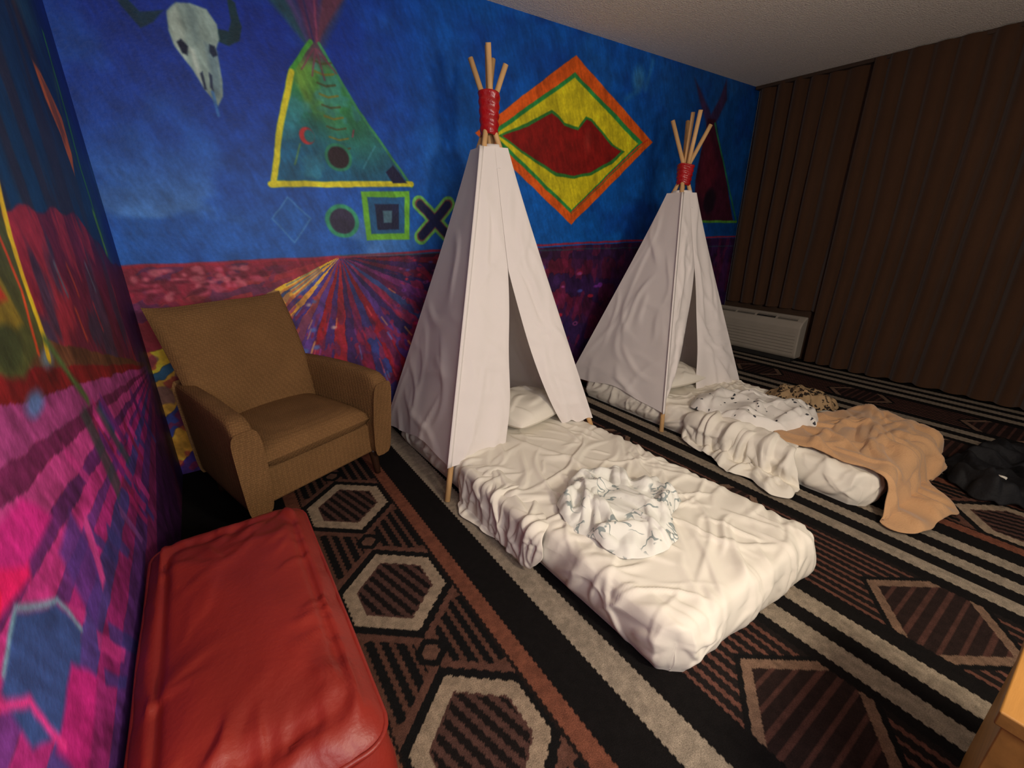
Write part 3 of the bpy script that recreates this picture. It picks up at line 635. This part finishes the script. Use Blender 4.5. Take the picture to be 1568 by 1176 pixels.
# ------------------------------------------------------------------ armchair
def weave(name,col):
    m=mat(name,col,rough=.95,var=.10,scale=6,bump=0,spec=.1);nt=m.node_tree;N=nt.nodes;L=nt.links;b=N["Principled BSDF"]
    tc=N.new("ShaderNodeTexCoord");v=N.new("ShaderNodeTexVoronoi");v.inputs["Scale"].default_value=110;v.inputs["Randomness"].default_value=.35
    L.new(tc.outputs["Object"],v.inputs["Vector"])
    bp=N.new("ShaderNodeBump");bp.inputs["Strength"].default_value=.7;bp.inputs["Distance"].default_value=.004;bp.invert=True
    L.new(v.outputs["Distance"],bp.inputs["Height"]);L.new(bp.outputs[0],b.inputs["Normal"])
    src=b.inputs["Base Color"].links[0].from_socket
    mx=N.new("ShaderNodeMix");mx.data_type='RGBA';mx.blend_type='MULTIPLY';mx.inputs[0].default_value=.5
    r=N.new("ShaderNodeMapRange");r.inputs[1].default_value=0;r.inputs[2].default_value=.6;r.inputs[3].default_value=1.25;r.inputs[4].default_value=.5
    L.new(v.outputs["Distance"],r.inputs[0]);L.new(src,mx.inputs[6]);L.new(r.outputs[0],mx.inputs[7]);L.new(mx.outputs[2],b.inputs["Base Color"])
    return m
fab=weave("tan_weave",(128,94,60));dw=mat("dark_wood",(48,28,18),rough=.4,bump=0)
def chair():
    parts=[]
    R=math.radians(22);cx,cy=.195,2.32
    def W(p): return (cx+p[0]*math.cos(R)-p[1]*math.sin(R),cy+p[0]*math.sin(R)+p[1]*math.cos(R),p[2])
    def H(n,b,t,bev=.03,seg=5,m=fab):
        o=hexa(n,[W(p) for p in b],[W(p) for p in t],m,bev,seg);parts.append(o);return o
    H("seat_base",[(-.31,-.29,.14),(.31,-.29,.14),(.27,.27,.14),(-.27,.27,.14)],[(-.31,-.29,.31),(.31,-.29,.31),(.27,.27,.31),(-.27,.27,.31)],.015)
    n=40;s=np.linspace(-1,1,n);U,V=np.meshgrid(s,s,indexing='ij')
    pr=(np.clip(1-np.abs(U)**6,0,1)*np.clip(1-np.abs(V)**6,0,1))**.35
    X=U*.275*(1-.04*(V+1)/2);Y=-.04+V*.29
    for nm,sg,zc,hh in (("seat_cushion_top",1,.36,.07),("seat_cushion_bottom",-1,.36,.06)):
        Z=zc+sg*pr*hh+(sg>0)*.015*np.cos(U*1.4)*np.cos(V*1.4)*pr
        P=np.zeros((n,n,3))
        P[...,0]=cx+X*math.cos(R)-Y*math.sin(R);P[...,1]=cy+X*math.sin(R)+Y*math.cos(R);P[...,2]=Z
        parts.append(gridmesh(nm,P,fab,flip=sg<0))
    for sd,nm in ((-1,"arm_left"),(1,"arm_right")):
        nst=26;sec=20;V_=[];F_=[]
        for i in range(nst):
            t=i/(nst-1);y=-.34+t*.60
            top=.585+.015*math.sin(t*3.1)+.03*t; top-= .05*max(0,1-t/.10)**2
            xo=.375-.045*t+.02*math.cos(t*1.5);th=.095-.02*t
            bot=.14
            for k in range(sec):
                a=2*math.pi*k/sec;ca,sa=math.cos(a),math.sin(a)
                e=.35;px=math.copysign(abs(ca)**e,ca);pz=math.copysign(abs(sa)**e,sa)
                z=(top+bot)/2+pz*(top-bot)/2
                fl=.018*((z-bot)/(top-bot))**2; taper=1 if z>.3 else .85+.15*(z-bot)/(.3-bot)
                x=xo-th/2-.02+fl+px*th/2*taper
                yy=y-(.03*((z-bot)/(top-bot)) if i==0 else .03*((z-bot)/(top-bot))*(1-t))
                V_.append(W((sd*x,yy,z)))
        for i in range(nst-1):
            for k in range(sec):
                j=(k+1)%sec;F_.append((i*sec+k,i*sec+j,(i+1)*sec+j,(i+1)*sec+k))
        F_.append(tuple(range(sec)));F_.append(tuple((nst-1)*sec+k for k in range(sec))[::-1])
        o=mesh(nm,V_,F_,fab);bv=o.modifiers.new("b",'BEVEL');bv.width=.012;bv.segments=3;bv.limit_method='ANGLE';bv.angle_limit=math.radians(50);parts.append(o)
    nu,nv=36,36
    def backsurf(face):
        s=np.linspace(-1,1,nu);t=np.linspace(0,1,nv);S,T=np.meshgrid(s,t,indexing='ij')
        wdt=.27+.035*T+.015*np.sin(T*3)
        edge=(1-np.clip(np.abs(S),0,1)**8)
        x=S*wdt-.05*T**2
        z=.26+T*(.69-.03*S**2+.045*np.abs(S)**3)
        yc=.15+.14*T**1.3-.05*S**2*(1-.5*T)
        th=(.075-.025*T)*(edge**.5)*np.clip(1-T**10,0,1)**.5
        y=yc+.02+(-th if face>0 else th*.8)-(.02*np.cos(S*1.5)*np.sin(T*3) if face>0 else 0)
        P=np.zeros((nu,nv,3));P[...,0]=cx+x*math.cos(R)-y*math.sin(R);P[...,1]=cy+x*math.sin(R)+y*math.cos(R);P[...,2]=z
        return P
    parts.append(gridmesh("back_front",backsurf(1),fab));parts.append(gridmesh("back_rear",backsurf(-1),fab,flip=True))
    for k,(x,y) in enumerate([(-.29,-.27),(.31,-.27),(-.24,.24),(.24,.24)]):
        parts.append(tube("leg_%d"%(k+1),W((x,y,.15)),W((x*1.03,y*1.05,0)),.024,.015,dw))
    group("armchair",parts,(cx,cy,0))
chair()
# ------------------------------------------------------------------ ottoman (one closed lofted leather surface)
lea=mat("red_leather",(130,36,26),rough=.45,var=.16,scale=5,bump=.25,bscale=90,spec=.4,bdist=.004)
def ottoman():
    x0,x1,y0,y1,h=-.262,.11,.60,1.44,.42
    cx,cy=(x0+x1)/2,(y0+y1)/2;hx,hy=(x1-x0)/2,(y1-y0)/2
    na=260;A=np.linspace(0,2*np.pi,na,endpoint=False)
    def ring(scale_off,r):
        ax,ay=hx+scale_off,hy+scale_off
        P=[]
        for a in A:
            c,s=math.cos(a),math.sin(a);m_=max(abs(c),abs(s));c/=m_;s/=m_
            x=c*ax;y=s*ay
            ix,iy=ax-r,ay-r
            qx,qy=abs(x)-ix,abs(y)-iy
            if qx>0 and qy>0:
                L=math.hypot(qx,qy);x=math.copysign(ix+qx/L*r,x);y=math.copysign(iy+qy/L*r,y)
            P.append((x,y))
        return np.array(P)
    rows=[]
    def add(off,z,r=.045,wav=0):
        q=ring(off,r);zz=np.full(na,z);
        if wav: zz=zz+wav*(fbm(np.cos(A)*3+5,np.sin(A)*3+5,8)-.5)
        wv=.010*(fbm(np.cos(A)*6+5,np.sin(A)*6+5+z*4,18)-.5)
        nrm=q/np.linalg.norm(q,axis=1,keepdims=True);q=q+nrm*wv[:,None]
        X=np.maximum(cx+q[:,0],XL+.006)
        rows.append(np.stack([X,cy+q[:,1],zz],-1))
    for off,z in ((.0,.03),(.012,.05),(.024,.12),(.030,.20),(.028,.28),(.020,.33),(.010,.355),(.006,.366),(.016,.374),(.022,.382),(.018,.392),(.010,.402),(.000,.412),(-.008,.420)): add(off,z,.055,.008 if z<.37 else .005)
    sp=genfolds(301,18,(x0,x1),(y0,y1),(.003,.009),(.006,.014),(.04,.12),45,60)+genfolds(302,16,(x1-.07,x1),(y0,y1),(.004,.010),(.006,.012),(.03,.07),15,40)+genfolds(303,12,(x0,x1),(y0,y0+.12),(.004,.012),(.006,.012),(.04,.08),70,40)+genfolds(304,8,(x0,x1),(y1-.1,y1),(.004,.010),(.006,.012),(.03,.07),60,40)
    for k in range(1,30):
        t=k/29.;sc=1-t
        q=ring(-.008,.055)*sc
        X=cx+q[:,0];Y=cy+q[:,1]
        puff=.420+.036*(1-(1-t)**2.4)-.012*np.exp(-((t-.12)/.05)**2)
        cr=.024*np.exp(-((np.abs(q[:,0])/hx-sc)**2+(np.abs(q[:,1])/hy-sc)**2)/.02)*np.exp(-((t-.05)/.10)**2)
        Z=puff+cr+.008*(fbm((X+2)*7,(Y+2)*5,12)-.5)+folds(X,Y,sp)*sc**.5
        rows.append(np.stack([X,Y,Z],-1))
    P=np.stack(rows,1)
    a=gridmesh("leather_cover",P,lea,wrap=True)
    pts=ring(.019,.055);V_=[];F_=[];k8=8
    for i in range(na):
        d=pts[(i+1)%na]-pts[i-1];d/=np.linalg.norm(d);nrm=np.array([d[1],-d[0]])
        for k in range(k8):
            an=2*np.pi*k/k8;o_=nrm*math.cos(an)*.006
            V_.append((cx+pts[i][0]+o_[0],cy+pts[i][1]+o_[1],.386+.003*math.sin(i*.21)+math.sin(an)*.006))
    for i in range(na):
        for k in range(k8):
            j=(i+1)%na;l=(k+1)%k8;F_.append((i*k8+k,j*k8+k,j*k8+l,i*k8+l))
    parts=[a,mesh("piping",V_,F_,lea)]
    for k,(x,y) in enumerate([(x0+.04,y0+.05),(x1-.03,y0+.05),(x1-.03,y1-.05),(x0+.04,y1-.05)]):
        parts.append(tube("foot_%d"%(k+1),(x,y,.05),(x,y,0),.02,.016,dw))
    parts.append(mesh("base_panel",[(x0+.01,y0+.01,.04),(x1-.01,y0+.01,.04),(x1-.01,y1-.01,.04),(x0+.01,y1-.01,.04)],[(0,1,2,3)],dw,False))
    group("leather_ottoman",parts,(-.09,1.,0))
ottoman()
# ------------------------------------------------------------------ side table corner
oak=mat("honey_wood",(140,98,46),rough=.5,var=.2,scale=4,stretch=(1,8,8),bump=.05)
t=[box("top",.925,1.36,-.58,-.05,.53,.56,oak,bev=.004),box("body",.935,1.34,-.56,-.06,.04,.53,oak,bev=.003),box("plinth",.95,1.32,-.54,-.08,0,.04,dw)]
group("nightstand",t,(1.1,-.3,0))
# ------------------------------------------------------------------ lights
def area(name,loc,tgt,size,e,col):
    l=bpy.data.lights.new(name,'AREA');l.shape='DISK';l.size=size;l.energy=e;l.color=col
    o=link(bpy.data.objects.new(name,l));o.location=loc
    o.rotation_euler=(Vector(tgt)-Vector(loc)).to_track_quat('-Z','Y').to_euler();return o
l=bpy.data.lights.new("entry_lamp",'POINT');l.energy=102;l.shadow_soft_size=.12;l.color=(1,.86,.68)
o=link(bpy.data.objects.new("entry_lamp",l));o.location=(1.0,-.66,1.50)
area("fill_light",(.2,-1.0,1.5),(.8,2.5,1.2),1.0,24,(.98,.96,.97))  # added soft fill from behind the camera; no such fixture in the room
w=bpy.data.worlds.new("room_ambient");SC.world=w;w.use_nodes=True
w.node_tree.nodes["Background"].inputs[0].default_value=(.85,.87,1,1);w.node_tree.nodes["Background"].inputs[1].default_value=.16
# ------------------------------------------------------------------ camera
cam=bpy.data.cameras.new("camera");cam.sensor_width=36;cam.lens=670/1568*36;cam.clip_start=.01
co=link(bpy.data.objects.new("camera",cam));co.location=(0,0,1.3);co.rotation_euler=(math.radians(70),0,math.radians(-34.7))
SC.camera=co
SC.view_settings.view_transform='Standard'
